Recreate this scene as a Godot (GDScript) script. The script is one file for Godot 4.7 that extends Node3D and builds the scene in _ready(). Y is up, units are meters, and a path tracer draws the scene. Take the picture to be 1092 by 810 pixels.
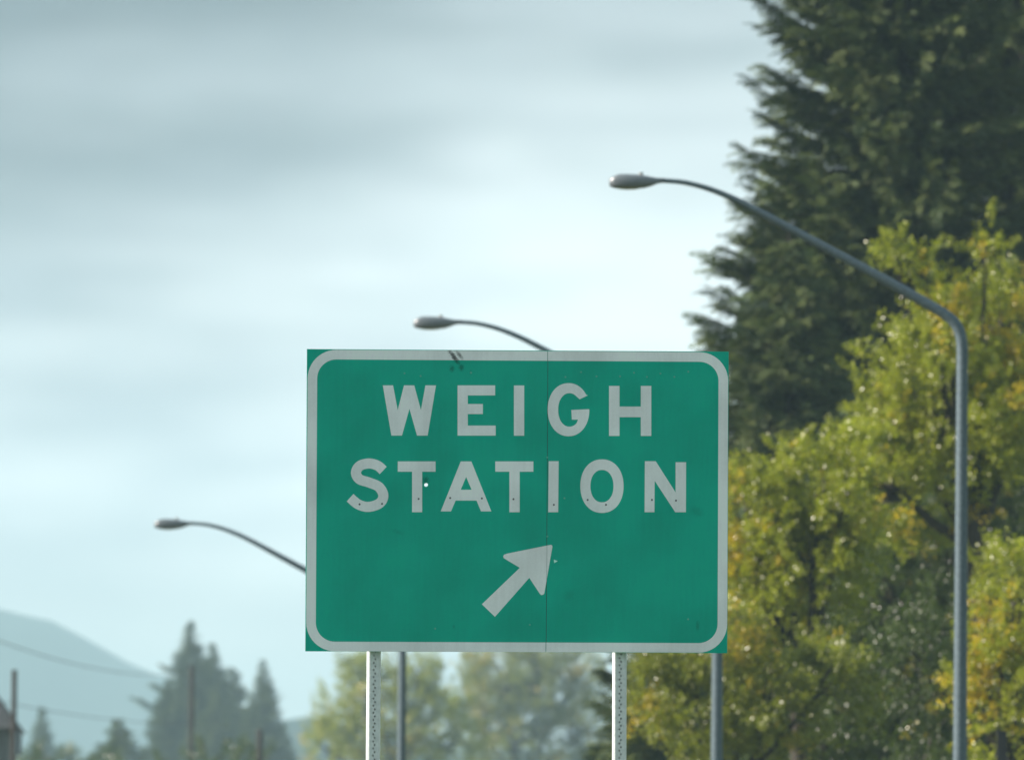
extends Node3D
# A highway sign on two perforated steel posts, seen through a 400 mm lens: davit street lamps, trees and a hazy valley behind it.

const FOCAL := 13333.0            # focal length in pixels of the 1092 x 810 photograph
const SIGN_Z := 100.0
const SIGN_TURN := 0.122
const EYE := Vector3(0, 1.6, 0)
const SUN_TO := Vector3(-0.83, 0.46, 0.055)

var cam_basis := Basis()
var rng := RandomNumberGenerator.new()
var noise := FastNoiseLite.new()
var M := {}
var names := {}


# ------------------------------------------------------------------ helpers
func at_z(px: float, py: float, z: float) -> Vector3:
	# the point where the sight line through that pixel of the photograph meets the upright plane z metres ahead
	var dir: Vector3 = cam_basis * Vector3((px - 546.0) / FOCAL, (405.0 - py) / FOCAL, -1.0)
	return EYE + dir * (z / -dir.z)


func numbered(called: String) -> String:
	var n: int = names.get(called, 0)
	names[called] = n + 1
	return called if n == 0 else "%s_%03d" % [called, n]


func tag(o: Node, label: String, category: String, group := "") -> void:
	o.set_meta("label", label)
	o.set_meta("category", category)
	if group:
		o.set_meta("group", group)


func thing(called: String, label: String, category: String, at := Vector3.ZERO, group := "") -> Node3D:
	var o := Node3D.new()
	o.name = numbered(called)
	add_child(o)
	o.position = at
	tag(o, label, category, group)
	return o


func part(called: String, mesh: Mesh, m: Material, parent: Node) -> MeshInstance3D:
	var o := MeshInstance3D.new()
	o.name = called
	o.mesh = mesh
	o.material_override = m
	parent.add_child(o, true)
	return o


func structure(called: String, mesh: Mesh, m: Material) -> MeshInstance3D:
	var o := part(called, mesh, m, self)
	o.set_meta("kind", "structure")
	return o


func tool() -> SurfaceTool:
	var st := SurfaceTool.new()
	st.begin(Mesh.PRIMITIVE_TRIANGLES)
	return st


func tri(st: SurfaceTool, a: Vector3, b: Vector3, c: Vector3) -> void:
	st.add_vertex(a)
	st.add_vertex(b)
	st.add_vertex(c)


func quad(st: SurfaceTool, a: Vector3, b: Vector3, c: Vector3, d: Vector3) -> void:
	tri(st, a, b, c)
	tri(st, a, c, d)


func done(st: SurfaceTool) -> ArrayMesh:
	st.generate_normals()
	return st.commit()


func tube(st: SurfaceTool, points: Array, radii: Array, sides := 8, cap := true) -> void:
	# a tapered tube along points, smooth around
	st.set_smooth_group(1)
	var rings := []
	var side := Vector3.ZERO
	for i in points.size():
		var t: Vector3 = (points[mini(i + 1, points.size() - 1)] - points[maxi(i - 1, 0)]).normalized()
		if side == Vector3.ZERO:
			side = t.cross(Vector3.FORWARD if absf(t.z) < 0.9 else Vector3.UP).normalized()
		side = (side - t * side.dot(t)).normalized()
		var up := t.cross(side)
		var ring := []
		for k in sides:
			var a := TAU * k / sides
			ring.append(points[i] + (side * cos(a) + up * sin(a)) * radii[i])
		rings.append(ring)
	for i in points.size() - 1:
		for k in sides:
			var n := (k + 1) % sides
			quad(st, rings[i][k], rings[i][n], rings[i + 1][n], rings[i + 1][k])
	if cap:
		st.set_smooth_group(-1)
		for k in range(1, sides - 1):
			tri(st, rings[0][0], rings[0][k + 1], rings[0][k])
			tri(st, rings[-1][0], rings[-1][k], rings[-1][k + 1])


func box(st: SurfaceTool, at: Vector3, size: Vector3, b := Basis()) -> void:
	st.set_smooth_group(-1)
	var h := size / 2.0
	var c := []
	for k in 8:
		c.append(at + b * Vector3(h.x * (1 if k & 1 else -1), h.y * (1 if k & 2 else -1), h.z * (1 if k & 4 else -1)))
	for f in [[0, 1, 3, 2], [5, 4, 6, 7], [4, 0, 2, 6], [1, 5, 7, 3], [2, 3, 7, 6], [4, 5, 1, 0]]:
		quad(st, c[f[3]], c[f[2]], c[f[1]], c[f[0]])


func rough(color: Color, roughness: float, metallic := 0.0, specular := 0.5) -> StandardMaterial3D:
	# colour given as linear base colour
	var m := StandardMaterial3D.new()
	m.albedo_color = color.linear_to_srgb()
	m.roughness = roughness
	m.metallic = metallic
	m.metallic_specular = specular
	return m


func noise_map(seed_: int, freq: float, a: Color, b: Color, octaves := 4, size := 512) -> NoiseTexture2D:
	var f := FastNoiseLite.new()
	f.seed = seed_
	f.frequency = freq
	f.fractal_octaves = octaves
	var g := Gradient.new()
	g.set_color(0, a)
	g.set_color(1, b)
	var t := NoiseTexture2D.new()
	t.width = size
	t.height = size
	t.seamless = true
	t.noise = f
	t.color_ramp = g
	return t


func grained(m: StandardMaterial3D, t: Texture2D, scale: float) -> StandardMaterial3D:
	m.albedo_texture = t
	m.uv1_triplanar = true
	m.uv1_world_triplanar = true
	m.uv1_scale = Vector3.ONE * scale
	return m


func ground_height(z: float) -> float:
	# level carriageway at first, then the road drops off over a crest into the valley
	var keys := [[-400.0, 0.0], [125.0, 0.0], [172.0, -0.6], [199.0, -1.33], [246.0, -3.23], [330.0, -4.6], [900.0, -5.0], [12000.0, -5.0]]
	for i in keys.size() - 1:
		if z < keys[i + 1][0]:
			return lerpf(keys[i][1], keys[i + 1][1], clampf((z - keys[i][0]) / (keys[i + 1][0] - keys[i][0]), 0.0, 1.0))
	return -5.0


# ------------------------------------------------------------------ sky
func sky_color(dir: Vector3, fine: bool) -> Color:
	var e := rad_to_deg(asin(clampf(dir.y, -1.0, 1.0)))
	if e < -0.3:
		return Color(0.16, 0.18, 0.17)
	var az := rad_to_deg(atan2(dir.x, -dir.z))
	# a thin bright strip under a deck of stratus: the deck begins about three degrees up
	var p := Vector2(dir.x, dir.z) / (maxf(dir.y, 0.0) + 0.05)
	var n := noise.get_noise_2d(p.x * 9.0 + 40.0, p.y * 9.0 + 11.0)
	var n2 := noise.get_noise_2d(p.x * 2.6 - 90.0, p.y * 2.6 + 63.0)
	var n3 := noise.get_noise_2d(p.x * 30.0 + 7.0, p.y * 30.0) if fine else 0.0
	var n4 := noise.get_noise_2d(az * 7.0 + 300.0, e * 15.0) if fine else 0.0
	# the cloud thickens and thins along the horizon
	var thick := clampf(0.33 + 0.5 * sin(deg_to_rad(-az * 45.0 - 19.0)) + 0.5 * n4 + 0.7 * n3, 0.0, 1.0)
	var lift := 3.38 - 0.75 * (thick - 0.2) + 0.3 * n + 0.3 * n3 + 0.5 * n4
	var deck := smoothstep(lift - 1.35, lift + 1.25, e)
	var low := Color(0.92, 1.0, 1.0).lerp(Color(0.53, 0.61, 0.65), thick)
	low = low.lerp(Color(0.62, 0.62, 0.58), 0.8 * (1.0 - smoothstep(0.7, 2.0, e)))
	var near := Color(0.33, 0.385, 0.415).lerp(Color(0.155, 0.19, 0.21), thick)
	var over := Color(0.175, 0.222, 0.252).lerp(Color(0.44, 0.56, 0.62), clampf(0.30 + 0.35 * n + 0.3 * n2 + 0.8 * n3 + 0.5 * n4 + smoothstep(6.0, 30.0, e) * 0.35, 0.0, 1.0))
	var high := near.lerp(over, smoothstep(4.3, 8.0, e))
	return low.lerp(high, deck)


func make_sky() -> Image:
	noise.seed = 5
	noise.frequency = 0.06
	noise.fractal_octaves = 4
	var im := Image.create(1024, 512, false, Image.FORMAT_RGB8)
	for y in 512:
		var e := (0.5 - (y + 0.5) / 512.0) * PI
		for x in 1024:
			var a := (x + 0.5) / 1024.0 * TAU
			im.set_pixel(x, y, sky_color(Vector3(sin(a) * cos(e), sin(e), -cos(a) * cos(e)), false).linear_to_srgb())
	im.resize(4096, 2048, Image.INTERPOLATE_CUBIC)
	for y in range(890, 1028):                      # the strip above the horizon in finer steps
		var e := (0.5 - (y + 0.5) / 2048.0) * PI
		for x in 4096:
			var a := (x + 0.5) / 4096.0 * TAU
			im.set_pixel(x, y, sky_color(Vector3(sin(a) * cos(e), sin(e), -cos(a) * cos(e)), true).linear_to_srgb())
	return im


# ------------------------------------------------------------------ sign
var sign_at := Vector3.ZERO

func sp(px: float, py: float) -> Vector2:
	# in the plane of the sign's face, which is turned a little away from the road
	var dir: Vector3 = cam_basis * Vector3((px - 546.0) / FOCAL, (405.0 - py) / FOCAL, -1.0)
	var face := Basis(Vector3.UP, SIGN_TURN)
	var p := face.inverse() * (EYE + dir * (face.z.dot(sign_at - EYE) / face.z.dot(dir)) - sign_at)
	return Vector2(p.x, p.y)


func outline(points: Array, ox: float, oy: float, s: float) -> PackedVector2Array:
	# a shape read off an enlargement of the photograph: origin and scale of that enlargement
	var out := PackedVector2Array()
	for p in points:
		out.append(sp(ox + p[0] / s, oy + p[1] / s))
	return out


func plate(polys: Array, z0: float, z1: float) -> ArrayMesh:
	# flat sheet metal cut to the given outlines, from z0 (back) to z1 (front), with uv over the whole sign
	var st := tool()
	st.set_smooth_group(-1)
	var put := func(p: Vector2, z: float) -> void:
		st.set_uv(Vector2(p.x / 3.5 + 0.5, 0.5 - p.y / 2.6))
		st.add_vertex(Vector3(p.x, p.y, z))
	for poly: PackedVector2Array in polys:
		var c := poly
		if not Geometry2D.is_polygon_clockwise(c):
			c = c.duplicate()
			c.reverse()
		var idx := Geometry2D.triangulate_polygon(c)
		if idx.is_empty():
			print("no triangles for a plate of ", c.size())
		for k in range(0, idx.size(), 3):
			var a := c[idx[k]]
			var b := c[idx[k + 1]]
			var d := c[idx[k + 2]]
			if (b - a).cross(d - a) > 0.0:
				var h := b
				b = d
				d = h
			put.call(a, z1)
			put.call(b, z1)
			put.call(d, z1)
			put.call(a, z0)
			put.call(d, z0)
			put.call(b, z0)
		for k in c.size():
			var a := c[k]
			var b := c[(k + 1) % c.size()]
			put.call(a, z0)
			put.call(b, z0)
			put.call(b, z1)
			put.call(a, z0)
			put.call(b, z1)
			put.call(a, z1)
	return done(st)


func stroked(points: Array, width: float) -> Array:
	# a smooth ribbon of even width along points
	var curve := []
	for i in points.size() - 1:
		var p0: Vector2 = points[maxi(i - 1, 0)]
		var p1: Vector2 = points[i]
		var p2: Vector2 = points[i + 1]
		var p3: Vector2 = points[mini(i + 2, points.size() - 1)]
		for k in 6:
			curve.append(p1.cubic_interpolate(p2, p0, p3, k / 6.0))
	curve.append(points[-1])
	var left := []
	var right := []
	for i in curve.size():
		var t: Vector2 = (curve[mini(i + 1, curve.size() - 1)] - curve[maxi(i - 1, 0)]).normalized()
		var n := Vector2(-t.y, t.x) * width / 2.0
		left.append(curve[i] + n)
		right.push_front(curve[i] - n)
	var out := []
	for p in left + right:
		out.append([p.x, p.y])
	return out


func arc(cx: float, cy: float, rx: float, ry: float, from: float, to: float, steps: int, power := 1.0) -> Array:
	var out := []
	for k in steps + 1:
		var a := deg_to_rad(lerpf(from, to, float(k) / steps))
		out.append([cx + rx * signf(cos(a)) * absf(cos(a)) ** power, cy + ry * signf(sin(a)) * absf(sin(a)) ** power])
	return out


func grime_image() -> Image:
	# what lies on the sheeting: faint mottling, run-off streaks, scrapes; laid over the whole sign
	var im := Image.create(1024, 768, false, Image.FORMAT_RGB8)
	var f := FastNoiseLite.new()
	f.seed = 21
	f.frequency = 1.0
	f.fractal_octaves = 4
	var marks := [[484.0, 380.5, 0.62, 10.0, 2.6], [490.0, 378.5, 0.4, 6.0, 2.2], [482.0, 393.0, 0.25, 4.0, 3.2], [492.0, 392.0, 0.28, 4.0, 3.2], [502.0, 397.0, 0.12, 3.5, 1.5], [743.0, 545.0, 0.10, 9.0, 6.0], [744.0, 667.0, 0.14, 7.0, 2.5], [484.0, 668.0, 0.12, 3.0, 2.0], [424.0, 567.0, 0.08, 8.0, 3.0], [454.0, 512.0, 0.25, 5.0, 4.0], [607.0, 634.0, 0.07, 6.0, 8.0]]
	var spots := []
	for m in marks:
		spots.append([sp(m[0], m[1]), m[2], m[3] * 0.0075, m[4] * 0.0075])
	for y in 768:
		for x in 1024:
			var p := Vector2(((x + 0.5) / 1024.0 - 0.5) * 3.5, (0.5 - (y + 0.5) / 768.0) * 2.6)
			var v := 0.975 + 0.08 * f.get_noise_2d(p.x * 1.3, p.y * 1.3 + 5.0) + 0.02 * f.get_noise_2d(p.x * 22.0, p.y * 1.6) + 0.014 * f.get_noise_2d(p.x * 30.0, p.y * 30.0)
			for s in spots:
				var d: Vector2 = p - s[0]
				if absf(d.x) < 0.16 and absf(d.y) < 0.16:
					# scrapes lean the way the photograph shows them
					var q := d.rotated(deg_to_rad(52.0 if s[1] > 0.35 else 90.0 if s[1] > 0.1 else 20.0))
					var r := sqrt(pow(q.x / s[2], 2.0) + pow(q.y / s[3], 2.0)) + 0.5 * f.get_noise_2d(p.x * 60.0, p.y * 60.0)
					v *= 1.0 - s[1] * (1.0 - smoothstep(0.1, 1.25, r))
			im.set_pixel(x, y, Color(v, v * lerpf(1.0, 0.99, v), v))
	return im


func build_sign() -> void:
	sign_at = at_z(551.5, 534.0, SIGN_Z)
	sign_at.y = 0.0
	var t := thing("road_sign", "large green sign with white border, two words and an arrow on two steel posts", "road sign", sign_at)
	sign_at.y = at_z(551.5, 534.0, SIGN_Z).y
	t.rotation.y = SIGN_TURN
	var grime := ImageTexture.create_from_image(grime_image())
	var green := rough(Color(0.003, 0.45, 0.315), 0.5, 0.0, 0.15)
	green.albedo_texture = grime
	var white := rough(Color(0.88, 0.94, 0.92), 0.5, 0.0, 0.3)
	white.albedo_texture = grime
	var bare := grained(rough(Color(0.42, 0.44, 0.45), 0.45, 0.5), noise_map(3, 0.03, Color(0.75, 0.75, 0.75), Color(1, 1, 1)), 3.0)
	var lift := Vector3(0, sign_at.y, 0)

	var put := func(called: String, mesh: Mesh, m: Material, parent: Node) -> MeshInstance3D:
		var o := part(called, mesh, m, parent)
		if parent == t:
			o.position = lift
		return o
	# two aluminium panels butted at a seam; the left one has been shot through beside the first T
	var seam_top := sp(584.4, 373.7)
	var seam_low := sp(582.4, 695.0)
	var tl := sp(327.2, 372.0)
	var bl := sp(325.4, 694.2)
	var tr := sp(777.3, 374.8)
	var br := sp(775.7, 696.3)
	var gap := Vector2(0.0022, 0.0)
	var hole := []
	for k in 8:
		var a := TAU * (k + 0.5) / 8.0
		hole.append(sp(454.3, 516.8) + Vector2(cos(a) * 0.0165, sin(a) * 0.0145).rotated(0.5))
	hole.sort_custom(func(a: Vector2, b: Vector2) -> bool: return a.y > b.y)
	var hc := sp(454.3, 516.8)
	var west := [hole[0]]
	var east := [hole[0]]
	for k in range(1, 7):
		(west if hole[k].x < hc.x else east).append(hole[k])
	west.append(hole[7])
	east.append(hole[7])
	var cut_top := tl.lerp(seam_top, (hole[0].x - tl.x) / (seam_top.x - tl.x))
	var cut_low := bl.lerp(seam_low, (hole[7].x - bl.x) / (seam_low.x - bl.x))
	var pa := PackedVector2Array([tl, cut_top] + west + [cut_low, bl])
	east.reverse()
	var pb := PackedVector2Array([cut_top, seam_top - gap, seam_low - gap, cut_low] + east)
	var left_panel: MeshInstance3D = put.call("panel", plate([pa, pb], -0.0032, 0.0), green, t)
	var right_panel: MeshInstance3D = put.call("panel", plate([PackedVector2Array([seam_top + gap, tr, br, seam_low + gap])], -0.0032, 0.0), green, t)
	left_panel.set_meta("label", "wider green panel with a bullet hole")

	# white border strip with rounded corners, cut at the seam too
	var ring_out := []
	var ring_in := []
	var corners := [[358.5, 403.5, 180.0], [746.0, 406.0, 270.0], [745.0, 665.0, 0.0], [357.0, 663.5, 90.0]]
	for c in corners:
		for k in 13:
			var a := deg_to_rad(c[2] + 90.0 * k / 12.0)
			var d := Vector2(cos(a), sin(a))
			var p := Vector2(c[0], c[1])
			ring_out.append(sp(p.x + d.x * 30.6, p.y + d.y * 30.6))
			ring_in.append(sp(p.x + d.x * 20.4, p.y + d.y * 20.4))
	var so := [sp(584.1, 373.2), sp(582.1, 694.9)]
	var si := [sp(584.1, 384.4), sp(582.2, 684.6)]
	so[0].y = lerpf(ring_out[12].y, ring_out[13].y, 0.58)
	si[0].y = lerpf(ring_in[12].y, ring_in[13].y, 0.58)
	so[1].y = lerpf(ring_out[39].y, ring_out[38].y, 0.58)
	si[1].y = lerpf(ring_in[39].y, ring_in[38].y, 0.58)
	var lo := [so[1] - gap] + ring_out.slice(39, 52) + ring_out.slice(0, 13) + [so[0] - gap]
	var li := [si[1] - gap] + ring_in.slice(39, 52) + ring_in.slice(0, 13) + [si[0] - gap]
	li.reverse()
	var ro := [so[0] + gap] + ring_out.slice(13, 39) + [so[1] + gap]
	var ri := [si[0] + gap] + ring_in.slice(13, 39) + [si[1] + gap]
	ri.reverse()
	put.call("border", plate([PackedVector2Array(lo + li)], 0.0, 0.0012), white, left_panel)
	put.call("border", plate([PackedVector2Array(ro + ri)], 0.0, 0.0012), white, right_panel)

	# lettering
	var letters := []
	letters.append([outline([[68, 90], [160, 90], [202, 312], [258, 90], [350, 90], [410, 312], [450, 90], [545, 90], [470, 540], [375, 540], [307, 300], [240, 540], [145, 540]], 400, 400, 8.4)])
	letters.append([outline([[738, 90], [1075, 90], [1075, 180], [830, 180], [830, 257], [965, 257], [965, 347], [830, 347], [830, 450], [1080, 450], [1080, 540], [738, 540]], 400, 400, 8.4)])
	letters.append([outline([[35, 222], [83, 222], [83, 456], [35, 456]], 540, 360, 4.368)])
	var g := arc(305, 308, 187, 238, -33, -180, 20, 0.95) + arc(305, 308, 187, 238, 180, 2, 24, 0.95) + [[490, 303], [330, 310], [335, 397], [390, 397]] + arc(313, 310, 101, 150, 52, 180, 16, 0.95) + arc(313, 310, 101, 150, -180, -52, 16, 0.95) + [[405, 215], [478, 180]]
	letters.append([outline(g, 570, 400, 8.4)])
	letters.append([outline([[668, 95], [762, 95], [762, 280], [953, 280], [953, 95], [1047, 95], [1047, 543], [953, 543], [953, 375], [762, 375], [762, 543], [668, 543]], 570, 400, 8.4)])
	var s := stroked([Vector2(442, 195), Vector2(385, 147), Vector2(300, 127), Vector2(212, 152), Vector2(177, 218), Vector2(212, 280), Vector2(305, 312), Vector2(400, 355), Vector2(443, 437), Vector2(408, 512), Vector2(300, 548), Vector2(200, 524), Vector2(120, 459)], 98.0)
	letters.append([outline(s, 360, 480, 9.1)])
	letters.append([outline([[583, 107], [950, 107], [950, 207], [820, 207], [820, 600], [722, 600], [722, 207], [583, 207]], 360, 480, 9.1)])
	letters.append([outline([[90, 592], [190, 592], [235, 487], [337, 487], [337, 382], [285, 382], [337, 258], [337, 107], [285, 107]], 460, 480, 9.1), outline([[337, 107], [388, 107], [582, 592], [482, 592], [438, 487], [337, 487], [337, 382], [390, 382], [337, 258]], 460, 480, 9.1)])
	letters.append([outline([[620, 107], [990, 107], [990, 207], [857, 207], [857, 600], [757, 600], [757, 207], [620, 207]], 460, 480, 9.1)])
	letters.append([outline([[138, 105], [235, 105], [230, 600], [133, 600]], 570, 480, 9.1)])
	letters.append([outline(arc(655, 347, 210, 260, 90, 270, 28, 0.93) + arc(655, 347, 112, 157, 270, 90, 28, 0.93), 570, 480, 9.1), outline(arc(655, 347, 210, 260, -90, 90, 28, 0.93) + arc(655, 347, 112, 157, 90, -90, 28, 0.93), 570, 480, 9.1)])
	letters.append([outline([[435, 105], [540, 105], [733, 408], [733, 115], [835, 115], [833, 600], [730, 600], [530, 295], [528, 600], [432, 600]], 640, 480, 9.1)])
	for k in letters.size():
		put.call("letter", plate(letters[k], 0.0, 0.0016), white, left_panel if k in [0, 1, 2, 5, 6, 7, 8] else right_panel)
	var arrow := outline([[708, 86], [718, 90], [722, 102], [652, 506], [643, 517], [624, 520], [612, 508], [522, 372], [225, 708], [112, 600], [440, 285], [318, 212], [300, 200], [296, 185], [306, 170], [330, 162]], 500, 570, 8.1)
	var seam_x := sp(583.1, 610).x
	var big := 4.0
	var half_l := PackedVector2Array([Vector2(-big, -big), Vector2(seam_x - 0.0012, -big), Vector2(seam_x - 0.0012, big), Vector2(-big, big)])
	var half_r := PackedVector2Array([Vector2(seam_x + 0.0012, -big), Vector2(big, -big), Vector2(big, big), Vector2(seam_x + 0.0012, big)])
	put.call("arrow", plate(Geometry2D.intersect_polygons(arrow, half_l) + Geometry2D.intersect_polygons(arrow, half_r), 0.0, 0.0016), white, t)

	# rivets and screws
	var rv := CylinderMesh.new()
	rv.top_radius = 0.006
	rv.bottom_radius = 0.0085
	rv.height = 0.004
	rv.radial_segments = 10
	rv.rings = 1
	var dull := rough(Color(0.10, 0.10, 0.11), 0.6, 0.3)
	var pale := rough(Color(0.09, 0.42, 0.33), 0.4, 0.2)
	var screws := [[383.3, 537.5], [407.3, 537.0], [446.3, 531.7], [480.0, 530.8], [513.8, 531.2], [547.5, 532.0], [590.6, 538.0], [626.7, 532.8], [646.3, 538.0], [695.3, 532.8], [721.0, 533.5]]
	for k in screws.size():
		var o := part("screw", rv, dull if k < 11 else white, left_panel if screws[k][0] < 583 else right_panel)
		var p := sp(screws[k][0], screws[k][1])
		o.position = Vector3(p.x, p.y, 0.003)
		o.rotation.x = PI / 2.0
	for q in [[431.3, 397.8], [448.5, 400.8], [502.3, 397.3], [619.7, 396.6], [603.0, 401.9], [636.2, 401.2], [661.3, 401.2], [676.2, 397.3], [690.0, 401.7], [704.4, 398.2], [719.3, 401.7], [734.1, 396.2], [583.6, 487.5], [583.8, 571.8], [565.0, 666.0], [464.0, 670.0], [734.0, 660.0], [602.0, 531.0]]:
		var o := part("rivet", rv, pale, left_panel if q[0] < 583 else right_panel)
		var p := sp(q[0], q[1])
		o.position = Vector3(p.x, p.y, 0.0012)
		o.rotation.x = PI / 2.0
	var chip := plate([PackedVector2Array([sp(590.6, 596.4), sp(594.8, 598.0), sp(591.0, 600.2)])], 0.0, 0.0012)
	put.call("chipped_spot", chip, rough(Color(0.55, 0.95, 0.85), 0.35), right_panel)

	# stringers behind the panels
	for py in [412.0, 534.0, 655.0]:
		var st := tool()
		var a := sp(331.0, py)
		var b := sp(772.0, py + 2.5)
		box(st, Vector3((a.x + b.x) / 2.0, (a.y + b.y) / 2.0, -0.0332), Vector3(b.x - a.x, 0.075, 0.058))
		put.call("stringer", done(st), bare, t)

	var sb := tool()
	box(sb, Vector3((seam_top.x + seam_low.x) / 2.0, (seam_top.y + seam_low.y) / 2.0, -0.0037), Vector3(0.06, seam_top.y - seam_low.y - 0.02, 0.001), Basis(Vector3.BACK, atan2(seam_low.x - seam_top.x, seam_top.y - seam_low.y)))
	put.call("seam_batten", done(sb), M.dark_metal, t)
	# perforated square steel posts
	for k in 2:
		var top: Array = [[402.8, 384.0], [663.6, 384.0]][k]
		var low: Array = [[399.4, 810.0], [662.5, 810.0]][k]
		var q0 := sp(low[0], low[1])
		var q1 := sp(top[0], top[1])
		var p0 := Vector3(q0.x, q0.y + sign_at.y, -0.12)
		var p1 := Vector3(q1.x, q1.y + sign_at.y, -0.12)
		var dir := (p1 - p0).normalized()
		p0 = p1 - dir * ((p1.y + 0.4) / dir.y)
		p0.z = -0.12
		p1.z = -0.12
		var o := part("post", perforated_post(p0.distance_to(p1), 0.0535, 0.020), M.galvanised, t)
		o.position = p0
		o.rotation.z = -atan2(p1.x - p0.x, p1.y - p0.y)


func perforated_post(length: float, half: float, corner: float) -> ArrayMesh:
	# square tube with rounded corners; its front and back have a row of punched holes
	var st := tool()
	var flat := half - corner
	st.set_smooth_group(1)
	for q in 4:
		var c: Vector2 = [Vector2(-flat, flat), Vector2(flat, flat), Vector2(flat, -flat), Vector2(-flat, -flat)][q]
		var base: float = [180.0, 90.0, 0.0, -90.0][q]
		for k in 6:
			var a0 := deg_to_rad(base - 15.0 * k)
			var a1 := deg_to_rad(base - 15.0 * (k + 1))
			var u := c + Vector2(cos(a0), sin(a0)) * corner
			var v := c + Vector2(cos(a1), sin(a1)) * corner
			quad(st, Vector3(u.x, 0, u.y), Vector3(u.x, length, u.y), Vector3(v.x, length, v.y), Vector3(v.x, 0, v.y))
	st.set_smooth_group(-1)
	# sides without holes
	for s in [-1.0, 1.0]:
		var a := Vector3(s * half, 0, -flat * s)
		var b := Vector3(s * half, 0, flat * s)
		var up := Vector3(0, length, 0)
		quad(st, a, a + up, b + up, b)
	# front and back with holes
	var pitch := 0.0285
	var r := 0.0075
	var n := int(length / pitch)
	for s in [-1.0, 1.0]:
		var z: float = half * s
		for k in n:
			var y0 := pitch * k
			var y1 := pitch * (k + 1) if k < n - 1 else length
			var cy := y0 + pitch / 2.0
			var cx: float = -0.006 if k % 2 == 0 else 0.006
			var rim := []
			for i in 8:
				var a := TAU * (i + 0.5) / 8.0
				rim.append(Vector3(cx + cos(a) * r, cy + sin(a) * r, z))
			var fr := [Vector3(flat, (y0 + y1) / 2.0, z), Vector3(flat, y1, z), Vector3(0, y1, z), Vector3(-flat, y1, z), Vector3(-flat, (y0 + y1) / 2.0, z), Vector3(-flat, y0, z), Vector3(0, y0, z), Vector3(flat, y0, z)]
			for i in 8:
				var j := (i + 1) % 8
				# fr[i] lies between rim[i-1] and rim[i]
				if s > 0.0:
					tri(st, rim[i], fr[j], fr[i])
					tri(st, rim[i], rim[j], fr[j])
				else:
					tri(st, rim[i], fr[i], fr[j])
					tri(st, rim[i], fr[j], rim[j])
				var inner := Vector3(0, 0, -0.004 * s)
				if s > 0.0:
					quad(st, rim[i], rim[i] + inner, rim[j] + inner, rim[j])
				else:
					quad(st, rim[i], rim[j], rim[j] + inner, rim[i] + inner)
	return done(st)


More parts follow.
